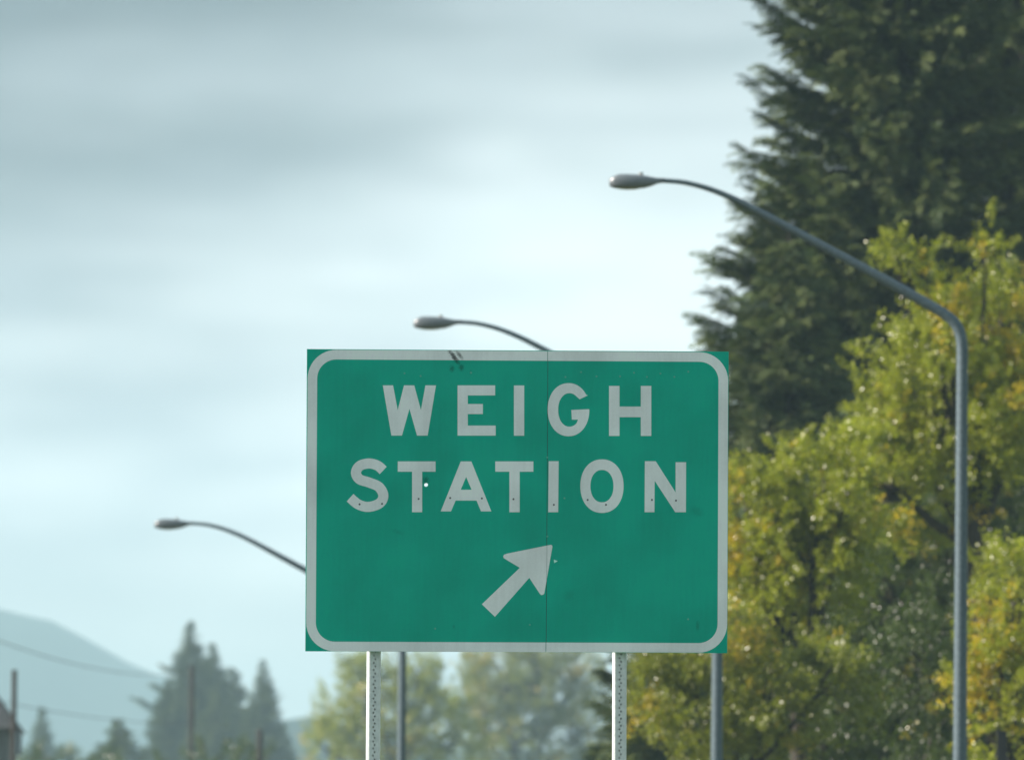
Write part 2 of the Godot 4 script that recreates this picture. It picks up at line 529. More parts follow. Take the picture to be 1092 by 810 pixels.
# ------------------------------------------------------------------ street lamps
func build_lamps() -> void:
	var z1 := 172.0
	var s := z1 / FOCAL
	var elbow := at_z(1026.5, 378.0, z1)
	var base_y := ground_height(z1)
	var base := Vector3(elbow.x, base_y, elbow.z)
	var loc := func(px: float, py: float) -> Vector3: return at_z(px, py, z1) - base
	var t := thing("street_lamp", "grey davit street lamp with its whole bent arm showing before the trees", "street lamp", base, "street lamps along the road")
	var he := elbow.y - base_y
	# shaft
	var st := tool()
	tube(st, [Vector3(0, 0.02, 0), Vector3(0, he * 0.5, 0), Vector3(0, he, 0)], [0.115, 0.093, 0.077], 20)
	part("pole", done(st), M.lamp_steel, t)
	# bent arm
	var pts := [Vector3(0, he, 0)]
	var rad := [0.0775]
	var track := [[1026.0, 364.0, 0.077], [1022.5, 351.0, 0.076], [1015.5, 341.0, 0.075], [1004.0, 332.5, 0.073], [985.0, 321.5, 0.071], [940.0, 296.0, 0.066], [880.0, 263.5, 0.059], [830.0, 236.5, 0.051], [805.0, 223.0, 0.046], [782.0, 211.5, 0.042], [760.0, 202.5, 0.039], [740.0, 196.6, 0.036], [722.0, 193.4, 0.034], [698.0, 192.2, 0.032]]
	for p in track:
		pts.append(loc.call(p[0], p[1]))
		rad.append(p[2])
	st = tool()
	tube(st, smooth_path(pts), smooth_values(rad), 16)
	part("arm", done(st), M.lamp_steel, t)
	# base plate, nuts and hand-hole cover
	st = tool()
	box(st, Vector3(0, 0.015, 0), Vector3(0.42, 0.03, 0.42))
	part("base_plate", done(st), M.lamp_steel, t)
	st = tool()
	box(st, Vector3(0, 0.6, 0.113), Vector3(0.1, 0.18, 0.012))
	part("hand_hole_cover", done(st), M.lamp_steel, t)
	# cobra-head luminaire
	var prof := [[649.8, 191.0, 197.8, 0.10], [650.4, 190.2, 198.6, 0.125], [655.5, 187.2, 200.4, 0.15], [660.0, 185.6, 201.0, 0.165], [668.0, 185.4, 201.2, 0.17], [679.0, 186.0, 201.0, 0.17], [688.0, 187.2, 200.2, 0.15], [695.0, 188.6, 198.2, 0.115], [701.0, 189.6, 195.8, 0.075], [708.5, 189.8, 194.6, 0.045]]
	st = tool()
	st.set_smooth_group(1)
	var rings := []
	for p in prof:
		var a: Vector3 = loc.call(p[0], p[1])
		var b: Vector3 = loc.call(p[0], p[2])
		var c := (a + b) / 2.0
		var hh := (a.y - b.y) / 2.0
		var ring := []
		for k in 24:
			var w := TAU * k / 24.0
			ring.append(c + Vector3(0, hh * signf(sin(w)) * absf(sin(w)) ** (0.45 if sin(w) < 0.0 else 0.7), p[3] * signf(cos(w)) * absf(cos(w)) ** 0.42))
		rings.append(ring)
	for i in rings.size() - 1:
		for k in 24:
			var n := (k + 1) % 24
			quad(st, rings[i][k], rings[i + 1][k], rings[i + 1][n], rings[i][n])
	for k in range(1, 23):
		tri(st, rings[0][0], rings[0][k], rings[0][k + 1])
		tri(st, rings[-1][0], rings[-1][k + 1], rings[-1][k])
	var head := part("luminaire", done(st), M.lamp_paint, t)
	# glass under the front half, photocell on top
	var lens := SphereMesh.new()
	lens.radius = 0.15
	lens.height = 0.3
	lens.radial_segments = 24
	lens.rings = 12
	var lo := part("lens", lens, M.lamp_glass, head)
	var lc: Vector3 = loc.call(670.0, 199.6)
	lo.transform = Transform3D(Basis.from_scale(Vector3(1.25, 0.22, 0.95)), lc)
	var cell := CylinderMesh.new()
	cell.top_radius = 0.03
	cell.bottom_radius = 0.036
	cell.height = 0.05
	var co := part("photocell", cell, M.lamp_glass, head)
	co.position = loc.call(683.5, 185.6)
	# the two farther down the road are the same model, set from where their heads show
	for k in 2:
		var z: float = [199.0, 245.0][k]
		var tip: Array = [[441.0, 344.0], [164.5, 558.5]][k]
		var o: Node3D = t.duplicate()
		o.name = numbered("street_lamp")
		add_child(o)
		var tip_world := at_z(tip[0], tip[1], z)
		var tip_local: Vector3 = loc.call(650.0, 193.3)
		o.position = tip_world - tip_local
		tag(o, ["grey davit street lamp whose head rises just over the sign's top edge", "grey davit street lamp whose low arm passes behind the sign's side edge"][k], "street lamp", "street lamps along the road")
		print("lamp base ", o.position, " ground ", ground_height(z))


func smooth_path(p: Array) -> Array:
	var out := []
	for i in p.size() - 1:
		for k in 4:
			out.append(p[i].cubic_interpolate(p[i + 1], p[maxi(i - 1, 0)], p[mini(i + 2, p.size() - 1)], k / 4.0))
	out.append(p[-1])
	return out


func smooth_values(v: Array) -> Array:
	var out := []
	for i in v.size() - 1:
		for k in 4:
			out.append(lerpf(v[i], v[i + 1], k / 4.0))
	out.append(v[-1])
	return out


# ------------------------------------------------------------------ trees
func leaf(st: SurfaceTool, at: Vector3, along: Vector3, face: Vector3, length: float, width: float, c: Color) -> void:
	var side := along.cross(face).normalized() * width / 2.0
	var dip := face * width * 0.22
	var tip := at + along * length - face * length * 0.12
	var m := at + along * length * 0.45
	var l := m + side + dip
	var r := m - side + dip
	st.set_color(c)
	tri(st, at, l, m)
	tri(st, m, l, tip)
	tri(st, at, m, r)
	tri(st, m, tip, r)


func twig_mesh(n: int, reach: float, size: float) -> ArrayMesh:
	# a spray of single leaves round a thin stem
	var st := tool()
	st.set_smooth_group(-1)
	for k in n:
		var u := (k + 0.5) / n
		var a := k * 2.4 + rng.randf() * 0.8
		var out := Vector3(cos(a), 0.25 + 0.5 * rng.randf(), sin(a)).normalized()
		var at := Vector3(0, u * reach, 0) + out * rng.randf_range(0.02, 0.1) * reach
		var face := (Vector3(rng.randf_range(-1, 1), rng.randf_range(-0.2, 1.2), rng.randf_range(-1, 1))).normalized()
		face = (face - out * face.dot(out)).normalized()
		var v := rng.randf_range(0.7, 1.25)
		leaf(st, at, out, face, size * rng.randf_range(0.75, 1.2), size * rng.randf_range(0.5, 0.75), Color(v * rng.randf_range(0.92, 1.12), v, v * rng.randf_range(0.8, 1.1)))
	return done(st)


func spray_mesh(length: float, pairs: int) -> ArrayMesh:
	# a flat drooping spray of a fir: a stem with needled side shoots
	var st := tool()
	st.set_smooth_group(-1)
	for k in pairs:
		var u := float(k) / pairs
		for s in [-1.0, 1.0]:
			var at := Vector3(0, -0.22 * u * u * length, -u * length)
			var a := deg_to_rad(rng.randf_range(38, 62))
			var along: Vector3 = Vector3(sin(a) * s, rng.randf_range(-0.3, 0.12), -cos(a)).normalized()
			var l := length * (0.52 - 0.36 * u) * rng.randf_range(0.75, 1.15)
			var v := rng.randf_range(0.72, 1.25)
			leaf(st, at, along, Vector3(rng.randf_range(-0.5, 0.5), 1, rng.randf_range(-0.4, 0.4)).normalized(), l, length * 0.085, Color(v, v, v * 0.95))
	leaf(st, Vector3.ZERO, Vector3(0, -0.15, -1).normalized(), Vector3.UP, length * 1.08, length * 0.1, Color(0.9, 0.9, 0.85))
	return done(st)


func scatter(parent: Node3D, called: String, meshes: Array, mat: Material, where: Array, tints: Array) -> void:
	# spread the copies over the mesh variants; one foliage part for each variant
	for v in meshes.size():
		var mm := MultiMesh.new()
		mm.transform_format = MultiMesh.TRANSFORM_3D
		mm.use_colors = true
		mm.mesh = meshes[v]
		var n := 0
		for i in range(v, where.size(), meshes.size()):
			n += 1
		mm.instance_count = n
		var k := 0
		for i in range(v, where.size(), meshes.size()):
			mm.set_instance_transform(k, where[i])
			mm.set_instance_color(k, tints[i])
			k += 1
		var o := MultiMeshInstance3D.new()
		o.name = called
		o.multimesh = mm
		o.material_override = mat
		o.set_meta("kind", "stuff")
		parent.add_child(o, true)


func broadleaf(called: String, label: String, base: Vector3, lobes: Array, density: float, size: float, palette: Array, yellow: float, group: String, category := "tree") -> void:
	# lobes: [centre (world), radii]; leaf sprays fill the outer half of every lobe, limbs lead to them
	var t := thing(called, label, category, base, group)
	var st := tool()
	var centre := Vector3.ZERO
	for l in lobes:
		centre += l[0] - base
	centre /= lobes.size()
	var low := 1e9
	for l in lobes:
		low = minf(low, l[0].y - l[1].y - base.y)
	var fork := Vector3(centre.x * 0.6, maxf(low, centre.y * 0.45), centre.z * 0.6)
	var girth := 0.02 + 0.016 * centre.y
	tube(st, smooth_path([Vector3.ZERO, Vector3(fork.x * 0.3, fork.y * 0.5, fork.z * 0.4), fork]), smooth_values([girth, girth * 0.85, girth * 0.7]), 8)
	var where := []
	var tints := []
	for l in lobes:
		var c: Vector3 = l[0] - base
		var r: Vector3 = l[1] * (0.9 if size < 0.2 else 1.0)
		var mid := fork.lerp(c, 0.5) + Vector3(rng.randf_range(-0.2, 0.2), -0.1, rng.randf_range(-0.2, 0.2)) * r.x
		tube(st, [fork, mid, c], [girth * 0.5, minf(girth * 0.36, 0.03 + r.x * 0.08), minf(girth * 0.22, r.x * 0.03)], 6, false)
		var area := 4.0 * PI * pow((pow(r.x * r.y, 1.6) + pow(r.x * r.z, 1.6) + pow(r.y * r.z, 1.6)) / 3.0, 1.0 / 1.6)
		for k in int(4 + area * 0.8 / (size * size * 100.0)):
			var d := Vector3(rng.randfn(), rng.randfn(), rng.randfn()).normalized()
			var from := c.lerp(mid, rng.randf() * 0.5) + d * r * 0.1
			tube(st, [from, c + d * r * 0.5 + Vector3(0, 0.08, 0) * r.y, c + d * r * 0.97], [minf(girth * 0.18, r.x * 0.03), minf(girth * 0.1, r.x * 0.018), 0.004], 4, false)
		for k in int(3 + area * density * 0.012):            # young shoots that stick out of the crown
			var d := Vector3(rng.randfn(), rng.randfn() + 0.7, rng.randfn()).normalized()
			var bend := Vector3(rng.randf_range(-0.3, 0.3), 0.5, rng.randf_range(-0.3, 0.3))
			var col: Color = palette[0]
			var long := rng.randf_range(0.35, 1.0)
			for j in 9:
				var u := j / 8.0
				var p := c + d * r * 0.86 + (d + bend * u * 0.5).normalized() * (size * 6.0 * long * u) + Vector3(rng.randf_range(-1, 1), rng.randf_range(-1, 1), rng.randf_range(-1, 1)) * size * 0.7
				var b := Basis(Quaternion(Vector3.UP, (d + bend * u).normalized())) * Basis(Vector3.UP, rng.randf() * TAU)
				where.append(Transform3D(b * Basis.from_scale(Vector3.ONE * rng.randf_range(0.5, 0.9)), p))
				tints.append(col)
		for k in int(area * density):
			var d := Vector3(rng.randfn(), rng.randfn(), rng.randfn()).normalized()
			var q := c + base + d * r
			var bump := 1.0 + 0.42 * noise.get_noise_3d(q.x * 9.0 / (size * 10.0), q.y * 9.0 / (size * 10.0), q.z * 9.0 / (size * 10.0)) * 2.2
			var f := bump * pow(rng.randf(), 0.33)
			if f < 0.35:
				continue
			var p := c + d * r * f
			var gap := noise.get_noise_3d((p.x + base.x) * 15.0 / (size * 10.0) + 50.0, (p.y + base.y) * 15.0 / (size * 10.0), (p.z + base.z) * 15.0 / (size * 10.0))
			if gap < (-0.01 if size < 0.2 else -0.02):
				continue
			var up := (d * 0.9 + Vector3(rng.randf_range(-0.8, 0.8), rng.randf_range(-0.3, 0.9), rng.randf_range(-0.8, 0.8))).normalized()
			var b := Basis(Quaternion(Vector3.UP, up)) * Basis(Vector3.UP, rng.randf() * TAU)
			where.append(Transform3D(b * Basis.from_scale(Vector3.ONE * rng.randf_range(0.7, 1.3)), p))
			# every tree has one leaf colour; boughs that have turned for autumn are yellow as a whole
			var autumn := noise.get_noise_3d((p.x + base.x) * 7.0 / (size * 10.0), (p.y + base.y) * 7.0 / (size * 10.0) + 200.0, (p.z + base.z) * 7.0 / (size * 10.0)) * 1.5 + rng.randfn() * 0.25 + yellow
			var col: Color = palette[1] if autumn > 0.6 else palette[0]
			var v := rng.randf_range(0.78, 1.22)
			tints.append(Color(col.r * v, col.g * v, col.b * v))
	part("trunk", done(st), M.bark, t)
	scatter(t, "crown", M["twigs%d" % roundi(size * 100.0)], M.leaf, where, tints)


func conifer(called: String, label: String, base: Vector3, top_y: float, from_y: float, slope: float, step: float, spray: float, palette: Array, extra: Array, group: String, seen_y := 1e9) -> void:
	var t := thing(called, label, "tree", base, group)
	var h := top_y - base.y
	var st := tool()
	tube(st, [Vector3.ZERO, Vector3(0, h * 0.5, 0), Vector3(0, h, 0)], [0.013 * h, 0.0085 * h, 0.01], 8, false)
	var where := []
	var tints := []
	var boughs := []
	var y := top_y - base.y - 0.3
	while y > from_y - base.y:
		var reach := (h - y) * slope
		var shown: float = 1.0 if y + base.y < seen_y else 0.45
		var n := int((7.0 + rng.randf() * 3.0 + reach * 1.25) * shown)
		for k in n:
			var a := rng.randf() * TAU
			var l := (reach + 0.25) * rng.randf_range(0.66, 1.04) * (1.0 + 0.2 * noise.get_noise_2d(y * 12.0 + base.x, a * 6.0))
			boughs.append([Vector3(0, y + rng.randf_range(-0.2, 0.2) * step, 0), Vector3(cos(a), 0, sin(a)), l, rng.randf_range(0.02, 0.32)])
		y -= step * rng.randf_range(0.75, 1.25) * clampf(0.5 + reach * 0.15, 0.5, 1.0)
	for e in extra:                                    # boughs whose tips stand out against the sky
		var v: Vector3 = e - base
		var flat := Vector3(v.x, 0, v.z)
		var l := flat.length()
		for k in 3:
			var side := Vector3(-flat.z, 0, flat.x) * rng.randf_range(-0.14, 0.14)
			var f := 1.0 if k == 0 else rng.randf_range(0.72, 0.97)
			boughs.append([Vector3(0, v.y + l * 0.02 - 0.09 * k, 0), (flat + side).normalized(), l * f, rng.randf_range(0.1, 0.28)])
	for b in boughs:
		var o: Vector3 = b[0]
		var d: Vector3 = b[1]
		var l: float = b[2]
		var droop: float = b[3]
		var pts := []
		for k in 5:
			var u := k / 4.0
			pts.append(o + d * l * u + Vector3(0, l * droop * (-sin(u * PI * 0.75) + u * u * 1.25), 0))
		var g := 0.008 + 0.009 * l
		tube(st, pts, [g, g * 0.8, g * 0.6, g * 0.4, g * 0.15], 4, false)
		var n := maxi(5, int(l / (spray * 0.16)))
		var tone := rng.randf_range(0.8, 1.2)
		for k in n:
			var u := 0.18 + 0.82 * (k + rng.randf()) / n
			var i := mini(int(u * 4.0), 3)
			var p: Vector3 = pts[i].lerp(pts[i + 1], u * 4.0 - i)
			var side := -1.0 if k % 2 == 0 else 1.0
			var yaw := atan2(-d.x, -d.z) + side * deg_to_rad(rng.randf_range(15, 65) * (1.15 - 0.75 * u))
			var basis := Basis(Vector3.UP, yaw) * Basis(Vector3.RIGHT, deg_to_rad(rng.randf_range(-88, 12) * (1.0 - 0.6 * u) + 24.0 * u)) * Basis(Vector3.BACK, deg_to_rad(rng.randf_range(-55, 55)))
			where.append(Transform3D(basis * Basis.from_scale(Vector3.ONE * rng.randf_range(0.65, 1.2) * (1.0 - 0.12 * u) * minf(1.0, 0.3 + l / (2.2 * spray))), p))
			var c: Color = palette[0].lerp(palette[1], rng.randf())
			tints.append(Color(c.r * tone, c.g * tone, c.b * tone))
	part("trunk", done(st), M.bark, t)
	scatter(t, "crown", M["sprays%d" % roundi(spray * 10.0)], M.needle, where, tints)


func lobe(px: float, py: float, rx: float, ry: float, z: float, rz := -1.0) -> Array:
	var s := z / FOCAL
	return [at_z(px, py, z), Vector3(rx * s, ry * s, rz if rz > 0.0 else (rx + ry) * 0.5 * s)]


func foot(px: float, z: float) -> Vector3:
	var p := at_z(px, 800.0, z)
	return Vector3(p.x, ground_height(z) - 0.05, p.z)


func build_trees() -> void:
	rng.seed = 77
	noise.frequency = 0.06
	M.twigs9 = [twig_mesh(12, 0.34, 0.080), twig_mesh(12, 0.30, 0.088), twig_mesh(10, 0.40, 0.092)]
	M.twigs25 = [twig_mesh(10, 0.8, 0.26), twig_mesh(10, 0.9, 0.24)]
	M.sprays5 = [spray_mesh(0.5, 8), spray_mesh(0.58, 9), spray_mesh(0.44, 7)]
	M.sprays9 = [spray_mesh(0.95, 7), spray_mesh(0.85, 6)]
	var lime := [Color(0.33, 0.36, 0.026), Color(0.62, 0.47, 0.025)]
	var olive := [Color(0.24, 0.265, 0.032), Color(0.52, 0.40, 0.04)]
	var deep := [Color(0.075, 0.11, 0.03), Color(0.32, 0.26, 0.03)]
	var fir := [Color(0.045, 0.075, 0.030), Color(0.125, 0.155, 0.04)]
	var near := "broadleaved trees beside the road"

	var z := 238.0
	broadleaf("maple_tree", "tall yellow-green broadleaved tree around the bent elbow of the street lamp", foot(1090, z), [
		lobe(1012, 440, 92, 95, z), lobe(1070, 366, 58, 80, z + 1), lobe(955, 437, 40, 42, z), lobe(992, 368, 30, 28, z), lobe(955, 520, 80, 62, z), lobe(1075, 440, 55, 70, z), lobe(952, 272, 9, 13, z, 0.2), lobe(985, 288, 9, 15, z, 0.2), lobe(1052, 262, 16, 24, z, 0.3), lobe(1010, 320, 26, 22, z)], 84.0, 0.09, lime, 0.06, near)
	z = 233.0
	broadleaf("maple_tree", "yellow-green broadleaved tree touching the sign's edge, with yellow sprays on its top", foot(860, z), [
		lobe(886, 538, 62, 55, z), lobe(832, 556, 44, 44, z), lobe(800, 590, 42, 60, z), lobe(868, 600, 68, 62, z), lobe(835, 680, 70, 70, z), lobe(842, 488, 15, 16, z, 0.4), lobe(790, 520, 18, 26, z, 0.4), lobe(910, 486, 30, 26, z)], 84.0, 0.09, lime, 0.08, near)
	z = 246.0
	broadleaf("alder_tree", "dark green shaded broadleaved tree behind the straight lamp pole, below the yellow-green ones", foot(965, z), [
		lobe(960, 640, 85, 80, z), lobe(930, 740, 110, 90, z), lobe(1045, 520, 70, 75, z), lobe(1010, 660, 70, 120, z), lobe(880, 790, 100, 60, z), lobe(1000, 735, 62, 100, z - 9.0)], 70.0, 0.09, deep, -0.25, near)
	z = 229.0
	broadleaf("alder_tree", "low olive-green broadleaved tree behind the lamp pole that drops from the sign's corner", foot(800, z), [
		lobe(812, 760, 62, 66, z), lobe(745, 770, 56, 66, z), lobe(880, 730, 46, 56, z), lobe(700, 735, 26, 44, z), lobe(760, 690, 50, 40, z)], 78.0, 0.09, olive, 0.0, near)
	z = 224.0
	broadleaf("maple_tree", "bright yellow bushy tree with a dark wooden post in front of it", foot(1085, z), [
		lobe(1080, 640, 42, 66, z), lobe(1062, 672, 30, 28, z), lobe(1075, 750, 52, 66, z), lobe(1030, 730, 14, 20, z, 0.3), lobe(1120, 700, 50, 90, z)], 80.0, 0.09, lime, 0.2, near)

	var firs := "tall firs behind the broadleaved trees"
	z = 290.0
	var tips := []
	for p in [[803, 14], [812, 42], [816, 88], [838, 118], [811, 138], [842, 190], [820, 212], [800, 235], [806, 248], [792, 256], [784, 268], [772, 280], [757, 291], [768, 300], [757, 335], [742, 364], [752, 380], [768, 400], [764, 425], [762, 450], [760, 480], [775, 330], [850, 60], [858, 20]]:
		tips.append(at_z(p[0], p[1], z - 0.6 + 1.2 * rng.randf()))
	conifer("fir_tree", "tall dark fir whose ragged boughs stand out against the sky beside the lamp arm", foot(952, z), at_z(952, -560, z).y, at_z(952, 850, z).y, 0.205, 0.27, 0.5, fir, tips, firs, at_z(965, -60, z).y)
	z = 301.0
	conifer("fir_tree", "dark shaded fir rising behind the bent elbow of the street lamp", foot(1090, z), at_z(1090, -760, z).y, at_z(1090, 850, z).y, 0.21, 0.32, 0.5, fir, [], firs, at_z(965, -60, z).y)
	z = 296.0
	conifer("fir_tree", "shorter dark fir showing below the sign beside one sign post", foot(735, z), at_z(735, 420, z).y, at_z(735, 850, z).y, 0.25, 0.34, 0.5, fir, [at_z(640, 722, z), at_z(636, 760, z)], firs)
	z = 284.0
	conifer("fir_tree", "dark fir between the ragged tall fir and the yellow-green trees", foot(838, z), at_z(838, 245, z).y, at_z(838, 850, z).y, 0.36, 0.34, 0.5, fir, [at_z(766, 440, z), at_z(762, 470, z), at_z(758, 500, z), at_z(755, 530, z), at_z(752, 560, z)], firs)

	# hazy trees farther down the valley
	var valley := "hazy broadleaved trees in the valley"
	z = 1050.0
	broadleaf("birch_tree", "pale yellow-green hazy tree behind a sign post and a thin dark lamp pole", foot(400, z), [
		lobe(392, 735, 30, 36, z), lobe(375, 770, 36, 36, z), lobe(352, 800, 28, 32, z), lobe(430, 740, 36, 40, z), lobe(455, 765, 40, 44, z), lobe(420, 800, 60, 40, z), lobe(380, 712, 9, 14, z), lobe(450, 720, 26, 26, z), lobe(486, 790, 26, 40, z)], 6.2, 0.25, lime, 0.05, valley)
	z = 1250.0
	broadleaf("birch_tree", "blue-green hazy tree seen between the two sign posts", foot(560, z), [
		lobe(535, 720, 38, 40, z), lobe(575, 730, 46, 50, z), lobe(612, 720, 36, 40, z), lobe(550, 785, 60, 50, z), lobe(622, 780, 46, 50, z), lobe(512, 770, 26, 60, z), lobe(508, 715, 14, 20, z)], 6.2, 0.25, olive, 0.0, valley)
	z = 620.0
	broadleaf("elder_bush", "low dim green bush among the hazy firs behind a short dark pole", foot(250, z), [
		lobe(230, 826, 40, 20, z), lobe(265, 830, 30, 20, z), lobe(200, 832, 30, 18, z)], 7.0, 0.25, deep, -0.2, "", "bush")
	broadleaf("elder_bush", "low dim green bush beside the brown utility pole", foot(70, 760.0), [
		lobe(62, 826, 34, 18, 760.0), lobe(100, 828, 36, 16, 760.0), lobe(36, 824, 20, 18, 760.0)], 7.0, 0.25, deep, 0.0, "", "bush")
	var hazy := "hazy firs in the valley"
	for a in [[202, 660, 1100, 0.34, "tallest hazy fir of the valley group, rising above its neighbours"], [225, 684, 1120, 0.36, "hazy fir pressed against the flank of the tallest one"], [247, 710, 1140, 0.46, "lower hazy fir in the middle of the valley group"], [279, 702, 1080, 0.30, "slim hazy fir standing a little apart at the end of the group"], [178, 722, 1090, 0.36, "short hazy fir in front of the tallest one"], [44, 752, 1250, 0.28, "small faint fir standing beside the brown utility pole"], [126, 764, 840, 0.5, "squat dark fir below the sagging wires"], [108, 790, 850, 0.6, "lowest dark fir tucked against the squat one"], [228, 735, 1060, 0.5, "broad hazy fir low in the valley group"], [300, 770, 1180, 0.4, "faint small fir at the foot of the slim one"]]:
		var zz: float = a[2] * 1.45
		var extra := []
		if a[0] == 202:
			extra = [at_z(141, 750, zz), at_z(160, 733, zz), at_z(172, 712, zz)]
		conifer("fir_tree", a[4], foot(a[0], zz), at_z(a[0], a[1], zz).y, at_z(a[0], 830, zz).y, a[3], 0.55, 0.9, fir, extra, hazy)


# ------------------------------------------------------------------ valley things
func wood_pole(label: String, px: float, py: float, z: float, r: float, arm: bool) -> Node3D:
	var top := at_z(px, py, z)
	var base := foot(px, z)
	base.x = top.x - 0.05
	base.y = ground_height(z) - 0.3
	var t := thing("utility_pole", label, "utility pole", base, "utility poles in the valley")
	var v := top - base
	var st := tool()
	tube(st, [Vector3.ZERO, v * 0.5, v], [r * 1.25, r * 1.12, r], 12)
	part("pole", done(st), M.wood, t)
	if arm:
		st = tool()
		box(st, v + Vector3(0, -1.9, 0), Vector3(0.12, 0.14, 1.9))
		part("cross_arm", done(st), M.wood, t)
	return t


func wire(label: String, a: Vector3, b: Vector3, sag: float, r: float) -> void:
	var pts := []
	var rad := []
	for k in 33:
		var u := k / 32.0
		pts.append(a.lerp(b, u) - Vector3(0, 4.0 * sag * u * (1.0 - u), 0))
		rad.append(r)
	var st := tool()
	tube(st, pts, rad, 6)
	var o := part(numbered("overhead_wire"), done(st), M.cable, self)
	tag(o, label, "wire", "overhead wires")


func build_valley() -> void:
	var a := wood_pole("brown wooden utility pole with a dark box on it beside the grey house", 15.0, 714.0, 450.0, 0.095, false)
	var p := at_z(20.2, 791.0, 450.0) - a.position
	var st := tool()
	box(st, p + Vector3(0, 0, 0.02), Vector3(0.16, 0.95, 0.2))
	part("equipment_box", done(st), M.dark_metal, a)
	wood_pole("wooden utility pole in front of the tallest hazy fir", 204.5, 709.0, 720.0, 0.13, false)
	wood_pole("short dark pole with a capped top in front of the slim hazy fir", 277.0, 777.0, 600.0, 0.13, false)
	wire("upper overhead wire sagging across the hazy mountain", at_z(-190, 595, 400.0), at_z(204.5, 718, 720.0), 1.25, 0.021)
	wire("lower overhead wire sagging below the foot of the hazy mountain", at_z(-190, 700, 400.0), at_z(204.5, 772, 720.0), 0.55, 0.018)
	wood_pole("utility pole carrying the near end of the sagging wires", -190.0, 580.0, 400.0, 0.14, false)

	# dark post beside the bright yellow bush
	var z := 216.0
	var top := at_z(1069, 780, z)
	var base := Vector3(top.x, ground_height(z) - 0.3, top.z)
	var t := thing("wooden_post", "dark square wooden post standing in front of the bright yellow bushy tree", "post", base)
	st = tool()
	var h := top.y - base.y
	box(st, Vector3(0, h / 2.0, 0), Vector3(0.17, h, 0.17))
	part("post", done(st), M.dark_wood, t)
	st = tool()
	box(st, Vector3(0, h + 0.012, 0), Vector3(0.19, 0.024, 0.19))
	part("cap", done(st), M.dark_metal, t)

	# grey house: only the end of its roof comes into the picture
	z = 478.0
	var corner := at_z(17.0, 768.0, z)
	var hb := Vector3(corner.x - 5.0, ground_height(z) - 0.05, -z - 3.5)
	var house := thing("grey_house", "grey house with a dark roof behind the brown utility pole", "house", hb)
	var eave := corner.y - hb.y - 0.3
	st = tool()
	box(st, Vector3(0, eave / 2.0, 0), Vector3(9.4, eave, 7.0))
	part("wall", done(st), M.house_wall, house)
	st = tool()
	st.set_smooth_group(-1)
	var e := eave + 0.004
	var pr := [Vector3(-5.1, e, 4.0), Vector3(5.0, e, 4.0), Vector3(5.0, e, -4.0), Vector3(-5.1, e, -4.0), Vector3(-5.1, e + 2.6, 0), Vector3(3.2, e + 2.6, 0)]
	quad(st, pr[0], pr[4], pr[5], pr[1])
	quad(st, pr[2], pr[5], pr[4], pr[3])
	tri(st, pr[1], pr[5], pr[2])
	tri(st, pr[3], pr[4], pr[0])
	quad(st, pr[0], pr[1], pr[2], pr[3])
	part("roof", done(st), M.roof, house)
	st = tool()
	box(st, Vector3(4.99, eave - 0.06, 0), Vector3(0.12, 0.12, 8.1))
	part("gutter", done(st), M.dark_metal, house)
	st = tool()
	box(st, Vector3(3.0, eave - 1.7, 3.52), Vector3(1.2, 1.4, 0.06))
	var w := part("window", done(st), M.house_trim, house)
	st = tool()
	box(st, Vector3(3.0, eave - 1.7, 3.56), Vector3(1.0, 1.2, 0.03))
	part("pane", done(st), M.window_glass, w)


